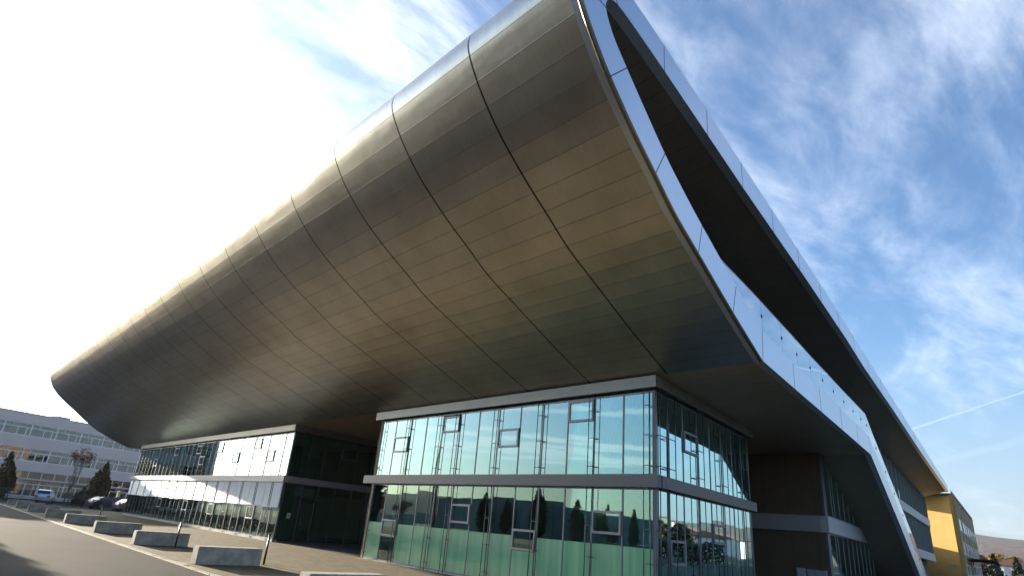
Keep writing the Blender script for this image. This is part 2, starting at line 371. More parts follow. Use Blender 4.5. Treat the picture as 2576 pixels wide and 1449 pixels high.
# metal hull skin
def hull():
    k0 = 6; prof = outS[k0:]
    prof = [p for p in prof if p[0] <= 20.01 or p[1] < 9]
    L = [0.0]
    for p, q in zip(prof, prof[1:]): L.append(L[-1] + math.hypot(q[0] - p[0], q[1] - p[1]))
    me = bpy.data.meshes.new('metal_hull'); nc = 46; V = []; UV = []; F = []
    for (y, z), l in zip(prof, L):
        u1 = -6.314 - .07; ue = xe(y, z) + (y - 14.05) * SH
        for c_ in range(nc + 1):
            u = u1 + (ue - u1) * (c_ / nc); V.append((u - (y - 14.05) * SH, y, z)); UV.append(((-6.35 - u) / 2.675, l / .497))
    n = nc + 1
    for r in range(len(prof) - 1):
        for c_ in range(nc): F.append((r * n + c_, r * n + c_ + 1, (r + 1) * n + c_ + 1, (r + 1) * n + c_))
    me.from_pydata(V, [], F); me.materials.append(M_hull)
    uv = me.uv_layers.new(name='panel')
    for lp in me.loops: uv.data[lp.index].uv = UV[lp.vertex_index]
    me.polygons.foreach_set('use_smooth', [True] * len(F)); me.update()
    o = bpy.data.objects.new('metal_hull', me); col.objects.link(o); o.parent = B; o.location = -B.location
    # dark blind wall closing the far end of the hull, set in from its edge
    b = MB(); P = [(xe(y, z) + .5 , y, z) for y, z in prof]
    b.face([(x + .0, y + .02 * (y < 9), z) for x, y, z in P] + [(-60.6, 20, 6.1)])
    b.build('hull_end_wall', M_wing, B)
hull()
# pale end frame, in panels with open joints, with real depth
def end_frame():
    b = MB(); dp = Vector((-math.cos(R(AZ - 90)), -math.sin(R(AZ - 90)), 0)) * .22
    n = len(outS)
    P = [Vector((rimx(y), y, z)) for y, z in outS]; Q = [Vector((rimx(y), y, z)) for y, z in innS]
    for i in range(n - 1):
        A = [P[i], P[i + 1], Q[i + 1], Q[i]]; Bk = [p + dp for p in A]
        b.face(A); b.face(Bk[::-1]); b.face([A[0], Bk[0], Bk[1], A[1]]); b.face([A[3], A[2], Bk[2], Bk[3]])
    b.face([P[-1], P[-1] + dp, Q[-1] + dp, Q[-1]]); b.build('end_frame', M_frame, B)
    e = MB()                                      # olive edge profile along the outer rim, dark shadow gap along the inner one
    off = Vector((math.cos(R(AZ - 90)), math.sin(R(AZ - 90)), 0))
    for i in range(6, 60): e.tube(P[i] + dp * .3, P[i + 1] + dp * .3, .035, n=6, cap=False)
    e.build('edge_trim', M_edge, B)
    def cut(p, q):
        j = MB()
        p = Vector((rimx(p[0]), *p)); q = Vector((rimx(q[0]), *q)); d = (q - p).normalized(); s = d.cross(off).normalized() * .010
        j.hexa([p - s + dp * .05, p + s + dp * .05, p + s + off * .003, p - s + off * .003, q - s + dp * .05, q + s + dp * .05, q + s + off * .003, q - s + off * .003]); j.build('panel_joint', M_joint, B)
    for p, q in (((6.32, 8.77), (6.88, 9.38)), ((8.06, 7.87), (8.46, 8.52)), ((10.03, 7.1), (10.3, 7.83)), ((12.0, 6.48), (12.32, 7.22)), ((14.05, 5.9), (14.19, 6.75)), ((5.1, 9.95), (6.12, 10.1)), ((5.9, 11.06), (6.5, 10.54))): cut(p, q)
    for y in (17.0, 20.2, 23.4, 26.5, 29.4): cut((y, 5.87), (y + .03, 6.63))
    for y in (8.5, 10.9, 13.4, 16.2, 19.2, 22.3, 25.5, 28.8, 32.3, 36, 40, 44.5, 49.5, 55, 61, 68): 
        zo = [a[1] + (c_[1] - a[1]) * (y - a[0]) / (c_[0] - a[0]) for a, c_ in zip(OUT[18:], OUT[19:]) if a[0] <= y < c_[0]][0]
        zi = [a[1] + (c_[1] - a[1]) * (y - a[0]) / (c_[0] - a[0]) for a, c_ in zip(INN[18:], INN[19:]) if a[0] <= y < c_[0]][0]
        cut((y, zi), (y, zo))
end_frame()
# roof deck, roof underside, inner shell, soffit and wing slab
def lofts():
    b = MB()
    top = [p for p in OUT if p[1] > 9 and p[0] >= 20 ]
    xl = lambda y: -60 if y <= 60 else -26
    for (y0, z0), (y1, z1) in zip(top, top[1:]):
        ym = (y0 + y1) / 2; X = xl(ym)
        b.face([(rimx(y0), y0, z0), (rimx(y1), y1, z1), (X, y1, z1), (X, y0, z0)])
    b.build('roof_deck', M_bandd, B)
    c_ = MB(); inn = innS[6:]
    for (y0, z0), (y1, z1) in zip(inn, inn[1:]):
        ym = (y0 + y1) / 2; low = ym < 14.3 and (z0 + z1) / 2 < 10.2
        dr = 0
        WD = lambda y: 6.0 if y < 22 else max(2.15, 6.0 - (y - 22) * .175)
        DR = lambda y: 0 if low else (.35 if y < 22 else min(.52, .35 + (y - 22) * .008))
        # a dark shadow gap of 3 cm separates the sheet from the frame
        e0, e1 = .0, .0
        c_.face([(rimx(y0) - .225, y0, z0 + .03 * (not low)), (rimx(y1) - .225, y1, z1 + .03 * (not low)), (rimx(y1) - WD(y1), y1, z1 - DR(y1)), (rimx(y0) - WD(y0), y0, z0 - DR(y0))], 0, ym < 9)
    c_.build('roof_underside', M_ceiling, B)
    iw = MB()
    pr = [p for p in innS if p[0] < 22.5 and not (p[1] < 6.6)]
    for (y0, z0), (y1, z1) in zip(pr, pr[1:]):
        iw.face([(rimx(y0) - 5.9, y0, z0), (rimx(y1) - 5.9, y1, z1), (rimx(11) - 5.9, 12, 9.6)])
    for y0, y1 in ((22, 30), (30, 37), (37, 44)):
        WD = lambda y: max(2.2, 5.9 - (y - 22) * .172); iw.face([(rimx(y0) - WD(y0), y0, 6.0), (rimx(y1) - WD(y1), y1, 6.0), (rimx(y1) - WD(y1), y1, 10.2), (rimx(y0) - WD(y0), y0, 10.4)])
    iw.face([(rimx(14.2) - .23, 14.2, 6.64), (rimx(43) - 2.1, 29.4, 6.62), (rimx(43) - 6, 43, 6.62), (rimx(14.2) - 6, 14.2, 6.64)])
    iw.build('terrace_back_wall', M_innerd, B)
    s = MB()
    s.face([(-70.1, 14.05, 5.9), (rimx(14.05) - .2, 14.05, 5.9), (rimx(29.3) - .2, 29.3, 5.82), (-70.1, 29.3, 5.82)][::-1])
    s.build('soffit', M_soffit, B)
    wg = MB(); ws = OUT[:4]
    for (y0, z0), (y1, z1) in zip(ws, ws[1:]):
        wg.face([(rimx(y0) - .2, y0, z0), (rimx(y1) - .2, y1, z1), (rimx(y1) - 2.3, y1, z1), (rimx(y0) - 2.3, y0, z0)])
        wg.face([(rimx(y0) - .2, y0 + .3, z0 + .7), (rimx(y1) - .2, y1 + .1, z1 + .7), (rimx(y1) - 2.3, y1 + .1, z1 + .7), (rimx(y0) - 2.3, y0 + .3, z0 + .7)])
    wg.build('wing_slab', M_wing, B)
    rw = MB(); rw.box((-64.1, 24.3, 0), (-63.9, 60, 11.1)); rw.box((-64.1, 14.1, 0), (-63.95, 24.3, 5.85)); rw.box((-64, 59.9, 0), (-20, 60.1, 9.9)); rw.box((-64, 43.9, 0), (-18, 44.1, 10.0)); rw.box((-63.9, 20.1, 5.92), (-63.7, 24.3, 11.1)); rw.build('rear_wall', M_wing, B)
    # roof end fascia beside the yellow wall
    f = MB(); f.face([(rimx(75), 75, 8.62), (rimx(75), 75, 9.25), (-26, 75, 9.25), (-26, 75, 8.1)]); f.build('roof_end_fascia', M_bandl, B)
lofts()
# mirror glass balustrade: one sheet per panel, point fixings between
RAIL = [(11.25, 7.5), (14.05, 7.54), (19.4, 7.51), (24.0, 7.52), (29.4, 7.56), (31.4, 6.72), (35.9, 4.84), (40.2, 2.98), (43.9, 1.02)]
def lerp(P, y):
    for a, c_ in zip(P, P[1:]):
        if min(a[0], c_[0]) <= y <= max(a[0], c_[0]) and a[0] != c_[0]: return a[1] + (c_[1] - a[1]) * (y - a[0]) / (c_[0] - a[0])
    return P[-1][1]
BASE = [(11.25, 7.5), (12.32, 7.22), (14.19, 6.75), (17.1, 6.63), (23, 6.66), (29.42, 6.62), (35.9, 4.12), (40.7, 1.9), (43.9, .35)]
ys = [11.25, 14.3, 16.1, 17.7, 19.3, 21.0, 22.7, 24.5, 26.3, 28.0, 29.4, 31.2, 33.2, 35.2, 37.2, 39.2, 41.5, 43.9]
rl = MB()
for y0, y1 in zip(ys, ys[1:]):
    b = MB(); t_ = .02; g0 = .008
    ym = [y0 + g0] + [p[0] for p in RAIL + BASE if y0 + .02 < p[0] < y1 - .02] + [y1 - g0]; ym = sorted(ym)
    for a, c_ in zip(ym, ym[1:]):
        X = lambda y, o=0: rimx(y) - .02 - o
        b.hexa([(X(a), a, lerp(BASE, a) - .02), (X(c_), c_, lerp(BASE, c_) - .02), (X(c_, t_), c_, lerp(BASE, c_) - .02), (X(a, t_), a, lerp(BASE, a) - .02),
                (X(a), a, lerp(RAIL, a) + .004), (X(c_), c_, lerp(RAIL, c_) + .004), (X(c_, t_), c_, lerp(RAIL, c_) + .004), (X(a, t_), a, lerp(RAIL, a) + .004)])
    b.build('balustrade_panel', M_rail, B)
    if y0 > 12:
        zc = (lerp(BASE, y0) + lerp(RAIL, y0)) / 2
        rl.box((rimx(y0) - .03, y0 - .02, zc - .04), (rimx(y0) - .005, y0 + .02, zc + .04)); rl.box((rimx(y0) - .05, y0 - .004, lerp(BASE, y0)), (rimx(y0) - .03, y0 + .004, lerp(RAIL, y0)))
rl.build('glass_clamp', M_joint, B)
rl = MB()
for a, c_ in zip(RAIL, RAIL[1:]): rl.tube((rimx(a[0]) - .03, a[0], a[1] + .02), (rimx(c_[0]) - .03, c_[0], c_[1] + .02), .018)
rl.build('handrail', mat('handrail_steel', (.5, .4, .42), .3, .8), B)
for y in (26.5, 32.3, 36, 41, 47, 54, 62, 70):       # little hooks standing on the roof edge
    b = MB(); z = lerp(OUT[20:], y); b.tube((rimx(y) - .1, y, z - .02), (rimx(y) - .1, y, z + .14), .025); b.tube((rimx(y) - .1, y, z + .13), (rimx(y) - .1, y + .13, z + .10), .02)
    b.build('roof_hook', M_joint, B)

# glazed faces ------------------------------------------------------------
def glazed(F, bays, z0, z1, M, vents=(), skip=(), name='glazed_wall', pane='glass_panel', depth=.07, mw=.022):
    """mullion grid as a part; each pane and each opening window its own sub-part. vents: (bay, zlo, zhi)"""
    g_ = MB()
    for i, s in enumerate(bays):
        g_.fbox(F, (s - mw, -depth, z0), (s + mw, .015, z1))
    for z in (z0, z1 - .05): g_.fbox(F, (bays[0], -depth, z), (bays[-1], .012, z + .05))
    gr = g_.build(name, M_mull, B)
    V = {}
    for v in vents: V.setdefault(v[0], []).append(v)
    for i, (a, c_) in enumerate(zip(bays, bays[1:])):
        a, c_ = min(a, c_) + mw, max(a, c_) - mw
        segs = [(z0 + .05, z1 - .05)]
        for _, lo, hi in V.get(i, []):
            w_ = MB(); f = .065
            w_.fbox(F, (a, -.06, lo), (c_, .05, lo + f)); w_.fbox(F, (a, -.06, hi - f), (c_, .05, hi))
            w_.fbox(F, (a, -.06, lo + f), (a + f, .05, hi - f)); w_.fbox(F, (c_ - f, -.06, lo + f), (c_, .05, hi - f))
            w_.fbox(F, (a + f, .008, lo + f), (c_ - f, .020, hi - f), 1)
            w_.build('vent_window', [M_winf, M], gr)
            ns = []
            for lo2, hi2 in segs:
                if lo > lo2 and hi < hi2: ns += [(lo2, lo), (hi, hi2)]
                else: ns.append((lo2, hi2))
            segs = ns
        for lo, hi in segs:
            if i in skip or hi - lo < .05: continue
            p = MB(); p.fbox(F, (a, -.012, lo), (c_, 0, hi)); p.build(pane, M, gr)
    return gr
def rods(F, ss, z0, z1, gap=.2, n_=.13, rungs=(.25, 1.05, 1.85), parent=B, r=.013):
    for s in ss:
        b = MB()
        for q in (s, s + gap):
            b.tube(F(q, n_, z0), F(q, n_, z1), r, n=6)
        for h in rungs:
            z = z0 + h
            if z < z1 - .05:
                b.tube(F(s, n_, z), F(s + gap, n_, z), r * .9, n=5)
                b.tube(F(s, n_, z), F(s, 0, z), r * .8, n=5)
        b.build('tension_rod', M_rod, parent)

ZB0, ZB1, ZC0, ZC1 = 2.90, 3.21, 5.56, 5.885
# --- right block: left face runs to -X, right face runs along AZ 100
Fl = lambda s, n, z: Vector((-9.42 - s, 14.05 - n, z))
Fr = frame((-9.42, 14.05), 100)
wl = [0, 1.05, 2.1, 3.15, 4.22, 5.28, 6.35, 7.42, 8.5, 9.58, 10.65, 11.75, 12.85, 13.9]
wr = [0, .85, 1.95, 3.1, 4.2, 5.3, 6.4, 7.45, 8.3]
glazed(Fl, wl, .04, ZB0, M_glasslow, vents=[(1, 1.68, 2.28), (4, 1.02, 1.62), (7, 1.64, 2.26), (11, .95, 1.56)])
glazed(Fl, wl, ZB1, ZC0 - .08, M_glass, vents=[(2, 4.78, 5.42), (5, 4.13, 4.74), (8, 4.78, 5.38), (11, 4.14, 4.76)])
glazed(Fr, wr, .04, ZB0, M_glass, vents=[(1, 1.05, 1.68), (4, 1.68, 2.26)])
glazed(Fr, wr, ZB1, ZC0 - .08, M_glass, vents=[(2, 4.1, 4.72)])
rods(Fl, [.08, 2.02, 4.16, 6.30, 8.44, 9.55, 11.68, 13.72], .02, ZB0); rods(Fl, [.08, 2.02, 4.16, 6.30, 8.44, 9.55, 11.68, 13.72], ZB1, ZC0)
rods(Fr, [.02, .62, 2.85, 5.05, 7.25], .02, ZB0, gap=.46, r=.014); rods(Fr, [.02, .62, 2.85, 5.05, 7.25], ZB1, ZC0, gap=.46, r=.014)
def band(Fa, La, Fb, Lb, z0, z1, M, name, pr=.2, e=.02):
    b = MB(); b.fbox(Fa, (-pr * .9, -.25, z0), (La + e, pr, z1))
    b.fbox(Fb, (.0, -.25, z0 + .003), (Lb + e, pr, z1 - .003)); b.build(name, M, B)
band(Fl, 14.5, Fr, 8.4, ZB0, ZB1, M_bandd, 'floor_band')
band(Fl, 14.4, Fr, 8.7, ZC0, ZC1, M_band, 'top_fascia', pr=.13)
# --- left block
Gl = lambda s, n, z: Vector((-32.2 - s, 14.05 - n, z)); Gr = frame((-32.2, 14.05), 99)
gl_ = [i * 1.063 for i in range(31)]
gv = [(2, 3.98, 4.6), (4, 4.75, 5.35), (7, 4.0, 4.6), (10, 4.7, 5.32), (13, 3.95, 4.55), (14, 4.72, 5.3), (19, 4.72, 5.3), (24, 4.0, 4.6)]
glazed(Gl, gl_, ZB1, ZC0 - .08, M_glass, vents=gv)
glazed(Gl, gl_, .12, ZB0, M_glassd, vents=[(3, .95, 1.6), (9, .9, 1.55), (14, .95, 1.6), (20, .95, 1.58)], pane='ground_floor_pane', name='ground_floor_glazing')
gr_ = [0, 1.15, 2.15, 3.25, 4.4, 5.6]
glazed(Gr, gr_, .02, ZB0, M_glassd, skip=(1,), name='entrance_glazing')
glazed(Gr, gr_, ZB1, ZC0 - .05, M_glassd, vents=[(3, 4.5, 5.15)], name='entrance_glazing')
rods(Gl, [1.1 + 2.126 * i for i in range(15)], .12, ZB0, gap=.2); rods(Gl, [1.1 + 2.126 * i for i in range(15)], ZB1, ZC0, gap=.2)
band(Gl, 32.45, Gr, 5.6, ZB0, ZB1, M_bandl, 'floor_band'); band(Gl, 31.9, Gr, 5.6, ZC0, ZC1, M_band, 'top_fascia', pr=.13)
dm = MB(); f = .09
for a, c_ in (((1.17, 0), (1.17 + f, 2.1)), ((2.13 - f, 0), (2.13, 2.1)), ((1.17 + f, 2.01), (2.13 - f, 2.1)), ((1.17 + f, 0), (2.13 - f, .12))): dm.fbox(Gr, (a[0], -.08, a[1] + .02), (c_[0], .03, c_[1]))
dm.fbox(Gr, (1.17, -.04, 2.1), (2.13, 0, ZB0), 1); dm.fbox(Gr, (1.17 + f, -.04, .12), (2.13 - f, -.02, 2.01), 1)
door = dm.build('door', [mat('door_frame_dark', (.03, .03, .03), .4), M_glassd], B)
h = MB(); h.tube(Gr(1.32, .09, .85), Gr(1.32, .09, 1.25), .015); h.tube(Gr(1.32, 0, .9), Gr(1.32, .09, .9), .01); h.tube(Gr(1.32, 0, 1.2), Gr(1.32, .09, 1.2), .01); h.build('handle', M_band, door)
b = MB(); b.fbox(Gr, (.50, .012, 1.15), (.70, .02, 1.42)); b.fbox(Gr, (.575, .022, 1.29), (.625, .024, 1.34), 1)
for k in range(3): b.fbox(Gr, (.53, .022, 1.24 - .03 * k), (.67, .024, 1.247 - .03 * k), 2)
tag(b.build('notice', [M_white, mat('notice_red', (.5, .03, .08), .5), mat('notice_ink', (.3, .3, .32), .6)]), 'small white paper notice with a red dot beside the recessed door', 'notice')
# external blinds on the lower left block, one per two bays
for i in range(15):
    b = MB(); a = gl_[2 * i] + .02; c_ = gl_[2 * i + 2] - .02; bot = 1.68 + (.02 if i % 4 else -.01)
    z = ZB0 - .03
    while z > bot:
        b.hexa([Gl(a, .10, z - .052), Gl(c_, .10, z - .052), Gl(c_, .125, z - .05), Gl(a, .125, z - .05), Gl(a, .075, z - .002), Gl(c_, .075, z - .002), Gl(c_, .10, z), Gl(a, .10, z)]); z -= .058
    b.fbox(Gl, (a, .08, bot - .04), (c_, .13, bot)); b.fbox(Gl, (a, .065, bot), (c_, .07, ZB0)); b.build('external_blind', M_blind, B)
# interiors: floors, back walls, curtains, film
b = MB()
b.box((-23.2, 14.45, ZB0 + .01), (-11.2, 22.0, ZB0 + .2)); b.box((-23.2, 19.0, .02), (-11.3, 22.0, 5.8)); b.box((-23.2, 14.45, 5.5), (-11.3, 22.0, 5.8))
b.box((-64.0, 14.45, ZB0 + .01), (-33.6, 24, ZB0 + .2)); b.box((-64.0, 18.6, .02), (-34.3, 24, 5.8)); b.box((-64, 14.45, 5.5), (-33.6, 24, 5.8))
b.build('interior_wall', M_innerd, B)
def curtain(F, a, c_, z0, z1, n_=-.28, M=M_curt):
    b = MB(); k = max(2, int(abs(c_ - a) / .0635)); 
    for i in range(k):
        s0 = a + (c_ - a) * i / k; s1 = a + (c_ - a) * (i + 1) / k; d = .02 if i % 2 else 0
        b.face([F(s0, n_ + d, z0), F(s1, n_ + .02 - d, z0), F(s1, n_ + .02 - d, z1), F(s0, n_ + d, z1)])
    b.build('curtain', M, B)
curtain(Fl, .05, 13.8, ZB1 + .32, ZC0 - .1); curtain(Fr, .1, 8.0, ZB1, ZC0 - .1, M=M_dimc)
M_curd = mat('dim_curtain', (.16, .18, .17), .9, fn=curt_fn)
curtain(Gl, .1, 31.8, ZB1, ZC0 - .1); curtain(Gr, .1, 5.5, ZB1, ZC0 - .1); curtain(Gr, .05, 1.1, .1, ZB0 - .3); curtain(Gr, 2.2, 5.5, .1, ZB0 - .45); curtain(Gr, 1.25, 2.05, .15, 2.0, -.12)
for i in range(13):
    if i == 11: continue
    top = 1.0 if i == 4 else 1.42
    b = MB(); b.fbox(Fl, (wl[i] + .03, .001, .06), (wl[i + 1] - .03, .004, top)); b.build('frosted_film', M_frost, B)
b = MB(); b.fbox(Gl, (.3, -.5, .02), (31.5, -.42, .42)); b.build('interior_plinth', M_sill, B)
b = MB(); b.fbox(Gl, (0, -.2, 0), (31.9, .06, .12)); b.fbox(Fl, (0, -.2, 0), (13.95, .05, .04)); b.fbox(Fr, (0, -.2, 0), (8.1, .05, .041)); b.build('base_plinth', M_sill, B)
for s, n_ in ((9.0, -1.2), (10.3, -1.4), (14.6, -1.2), (15.4, -1.3), (17.2, -1.1), (5.5, -1.6)):
    b = MB(); p = Gl(s, n_, 2.28); b.tube(p, p + Vector((0, 0, .05)), .16, n=16); b.tube(p + Vector((0, 0, .05)), p + Vector((0, 0, .6)), .008, mi=1); b.build('pendant_lamp', [M_lamp, M_rod], B)
for a, c_ in ((1.12, 1.95), (4.6, 5.15), (5.42, 5.8), (6.7, 7.35), (7.62, 7.9), (9.9, 10.5), (11.95, 12.7)):
    b = MB(); b.fbox(Fl, (a, -.16, ZB1 + .1), (c_, -.08, ZB1 + .40)); b.build('sill_unit', M_white, B)
# recess back walls and block 2
b = MB(); b.box((-24.2, 21.9, 0), (-10.95, 22.1, 5.8)); b.box((-34.2, 24, 0), (-24, 24.2, 5.8)); b.box((-24.1, 14.4, 0), (-23.85, 22, 5.75)); b.build('side_wall', M_brown, B)
b = MB(); b.box((-24, 28.4, 0), (-10.72, 28.6, 5.82)); b.build('recess_wall', M_brown, B)
F2 = frame((-10.6, 28.4), AZ)
def zl(y, a, c_): return a + (c_ - a) * (y - 28.4) / (76 - 28.4)
b = MB(); b.box((-24, 28.3, 2.55), (-10.72, 28.42, 3.2))
L2 = 47.4
def sloped(b, F, s0, s1, n0, n1, za0, za1, zb0, zb1, mi=0):
    b.hexa([F(s0, n0, za0), F(s1, n0, zb0), F(s1, n1, zb0), F(s0, n1, za0), F(s0, n0, za1), F(s1, n0, zb1), F(s1, n1, zb1), F(s0, n1, za1)], mi)
sloped(b, F2, -.08, L2 + .6, -.2, .12, 2.55, 3.20, 2.04, 2.72)
sloped(b, F2, 14.0, L2 + .5, -.2, .14, 5.50, 6.14, 5.22, 5.92)
b.build('floor_band', M_bandl, B)
s_ = [0, .5, 1.6, 2.1, 3.2, 4.3, 5.4, 6.5, 7.6, 8.7, 9.8, 10.9]
glazed(F2, s_[1:], .02, 2.52, M_glassd, name='side_glazing', pane='side_pane'); glazed(F2, s_[1:], 3.2, 5.75, M_glassd, name='side_glazing', pane='side_pane')
b = MB(); b.fbox(F2, (0, -.1, .02), (.5, .02, 2.55)); b.fbox(F2, (0, -.1, 3.2), (.5, .02, 5.8)); b.build('corner_panel', M_bandd, B)
curtain(F2, .5, 10.9, .1, 2.5); curtain(F2, .5, 10.9, 3.2, 5.7)
fs = [11.0 + 2.14 * i for i in range(18)]; fs[-1] = L2
def fargl(z0a, z0b, z1a, z1b, s0):
    g_ = []
    ss = [q for q in fs if q >= s0]
    for q in ss:
        k = (q - 0) / L2
        a0 = z0a + (z0b - z0a) * k; a1 = z1a + (z1b - z1a) * k
        g_.append((q, a0, a1))
    gr = MB(); gr.fbox(F2, (ss[0], -.1, (z1a + z1b) / 2 - .6), (L2, -.05, (z1a + z1b) / 2 - .55)); gr = gr.build('far_glazing', M_mull, B)
    for q, a0, a1 in g_:
        k_ = MB(); k_.fbox(F2, (q - .05, -.1, a0), (q + .05, .1, a1)); k_.build('mullion', M_mull, gr)
    for i, (q, r_) in enumerate(zip(ss, ss[1:])):
        k0, k1 = q / L2, r_ / L2; p = MB()
        sloped(p, F2, q + .05, r_ - .05, -.03, 0, z0a + (z0b - z0a) * k0, z1a + (z1b - z1a) * k0, z0a + (z0b - z0a) * k1, z1a + (z1b - z1a) * k1)
        p.build('far_pane', M_glassd, gr)
fargl(6.2, 5.92, 9.5, 8.06, 14.3); fargl(3.2, 2.72, 5.55, 5.22, 18)
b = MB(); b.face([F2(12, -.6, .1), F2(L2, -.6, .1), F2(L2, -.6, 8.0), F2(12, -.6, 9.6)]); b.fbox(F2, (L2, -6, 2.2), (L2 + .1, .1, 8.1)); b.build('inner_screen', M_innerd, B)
# small signs on the brown wall
b = MB(); b.box((-11.96, 28.33, .72), (-11.60, 28.395, 1.08)); b.box((-11.9, 28.325, .8), (-11.85, 28.331, .86), 1); b.box((-11.82, 28.325, .81), (-11.70, 28.331, .83), 1); 
tag(b.build('wall_sign', [mat('sign_grey_white', (.5, .5, .52), .5), M_winf]), 'small off-white sign on the dark brown wall, left of the wide board', 'sign')
b = MB(); b.box((-11.52, 28.33, .35), (-10.80, 28.395, 1.06)); b.box((-11.28, 28.325, .97), (-11.15, 28.331, .985), 1); b.box((-11.2, 28.325, .88), (-11.17, 28.331, .93), 1); b.box((-10.80, 28.32, .3), (-10.74, 28.395, 1.08), 2)
tag(b.build('notice_board', [mat('board_grey', (.36, .37, .42), .5), M_winf, M_sill]), 'wide grey notice board with a pale side post on the dark brown recess wall', 'sign')
b = MB(); b.tube((-14.4, 24.8, 5.80), (-14.4, 24.8, 5.845), .09, n=14); b.build('downlight', [mat('downlight_disc', (.8, .8, .75), .5, emit=((1, .9, .7), 3))], B)

# ---------------------------------------------------------------- street furniture
def bevbox(b, a, c_, r=.012):
    x0, y0, z0 = a; x1, y1, z1 = c_
    b.hexa([(x0, y0, z0), (x1, y0, z0), (x1, y1, z0), (x0, y1, z0), (x0, y0, z1 - r), (x1, y0, z1 - r), (x1, y1, z1 - r), (x0, y1, z1 - r)])
blk_x = [-12.15, -18.83, -25.75, -32.3, -39.7, -46.8, -54.6, -61.6, -68.4]
def concrete_block():
    me = bpy.data.meshes.new('concrete_block'); import bmesh
    bm = bmesh.new(); bmesh.ops.create_cube(bm, size=1)
    for v in bm.verts: v.co = Vector(((v.co.x - .5) * .45, (v.co.y + .5) * 1.8, (v.co.z + .5) * .46))
    bmesh.ops.bevel(bm, geom=list(bm.edges), offset=.018, segments=2, affect='EDGES')
    bm.to_mesh(me); bm.free(); me.materials.append(M_concrete)
    o = bpy.data.objects.new('concrete_block', me); col.objects.link(o); return o
where = ['nearest, cut by the bottom edge of the photo', 'second nearest, a slim post behind its far end', 'third nearest, a slim post before its face', 'fourth nearest, no post beside it', 'fifth nearest, a small distant post above it', 'sixth nearest in the row', 'seventh nearest in the row', 'last but one, far end of the row', 'farthest, by the railing at the left edge']
cb = concrete_block()
for i, x in enumerate(blk_x):
    o = cb if i == 0 else copy_tree(cb)
    o.location = (x, 6.2 + (.1 if i % 3 == 2 else 0) * .5, 0); o.rotation_euler = (0, 0, R((.0, .8, -.6, .4)[i % 4]))
    tag(o, 'grey concrete block, ' + where[i], 'concrete block', 'concrete blocks in a row along the kerb')
def post(x, y, h, lab, first=None):
    if first is None:
        t = thing('bollard_post', lab, 'post', (x, y, 0), 'slim dark posts between the concrete blocks')
        b = MB(); b.tube((0, 0, -.02), (0, 0, h), .032, n=12); b.build('shaft', mat('dark_post', (.05, .05, .055), .4, .5), t)
        b = MB(); b.tube((0, 0, h), (0, 0, h + .03), .04, n=12); b.build('cap', M_black, t); return t
    return copy_tree(first, loc=(x, y, 0), label=lab, sc_=(1, 1, h / .8))
p1 = post(-19.36, 8.32, .84, 'slim dark post behind the second concrete block, the nearest post')
post(-25.15, 7.45, .8, 'slim dark post in front of the third concrete block', p1); post(-47.2, 9.1, .8, 'slim dark post farthest away, over the sixth concrete block', p1)

# ---------------------------------------------------------------- trees
M_bark = mat('bark', (.09, .07, .055), .9, var=.2, vscale=8)
def leafmat(name, c0, c1):
    def fn(t, b):
        o = t.node('ShaderNodeTexCoord').outputs['Object']
        n = t.noise(o, 1.7, 4, .6); n2 = t.node('ShaderNodeNewGeometry').outputs['Random Per Island']
        t.put(b, 'Base Color', t.mix(t.maprange(t.math('ADD', n, t.math('MULTIPLY', n2, .5)), .5, 1.0), (*c0, 1), (*c1, 1)))
    return mat(name, rough=.7, fn=fn)
M_rust = leafmat('rust_leaves', (.16, .05, .02), (.34, .13, .05)); M_olive = leafmat('autumn_hornbeam_leaves', (.05, .045, .015), (.15, .085, .025))
M_dark = leafmat('poplar_leaves', (.02, .03, .01), (.07, .075, .025)); M_pine = leafmat('conifer_needles', (.015, .03, .012), (.045, .06, .02)); M_gold = leafmat('golden_leaves', (.22, .11, .02), (.40, .25, .06))
def leaf(b, p, s, rnd):
    a = Vector((rnd.uniform(-1, 1), rnd.uniform(-1, 1), rnd.uniform(-1, 1))).normalized(); c_ = a.orthogonal().normalized()
    b.face([p - a * s, p + c_ * s * .5, p + a * s, p - c_ * s * .5])
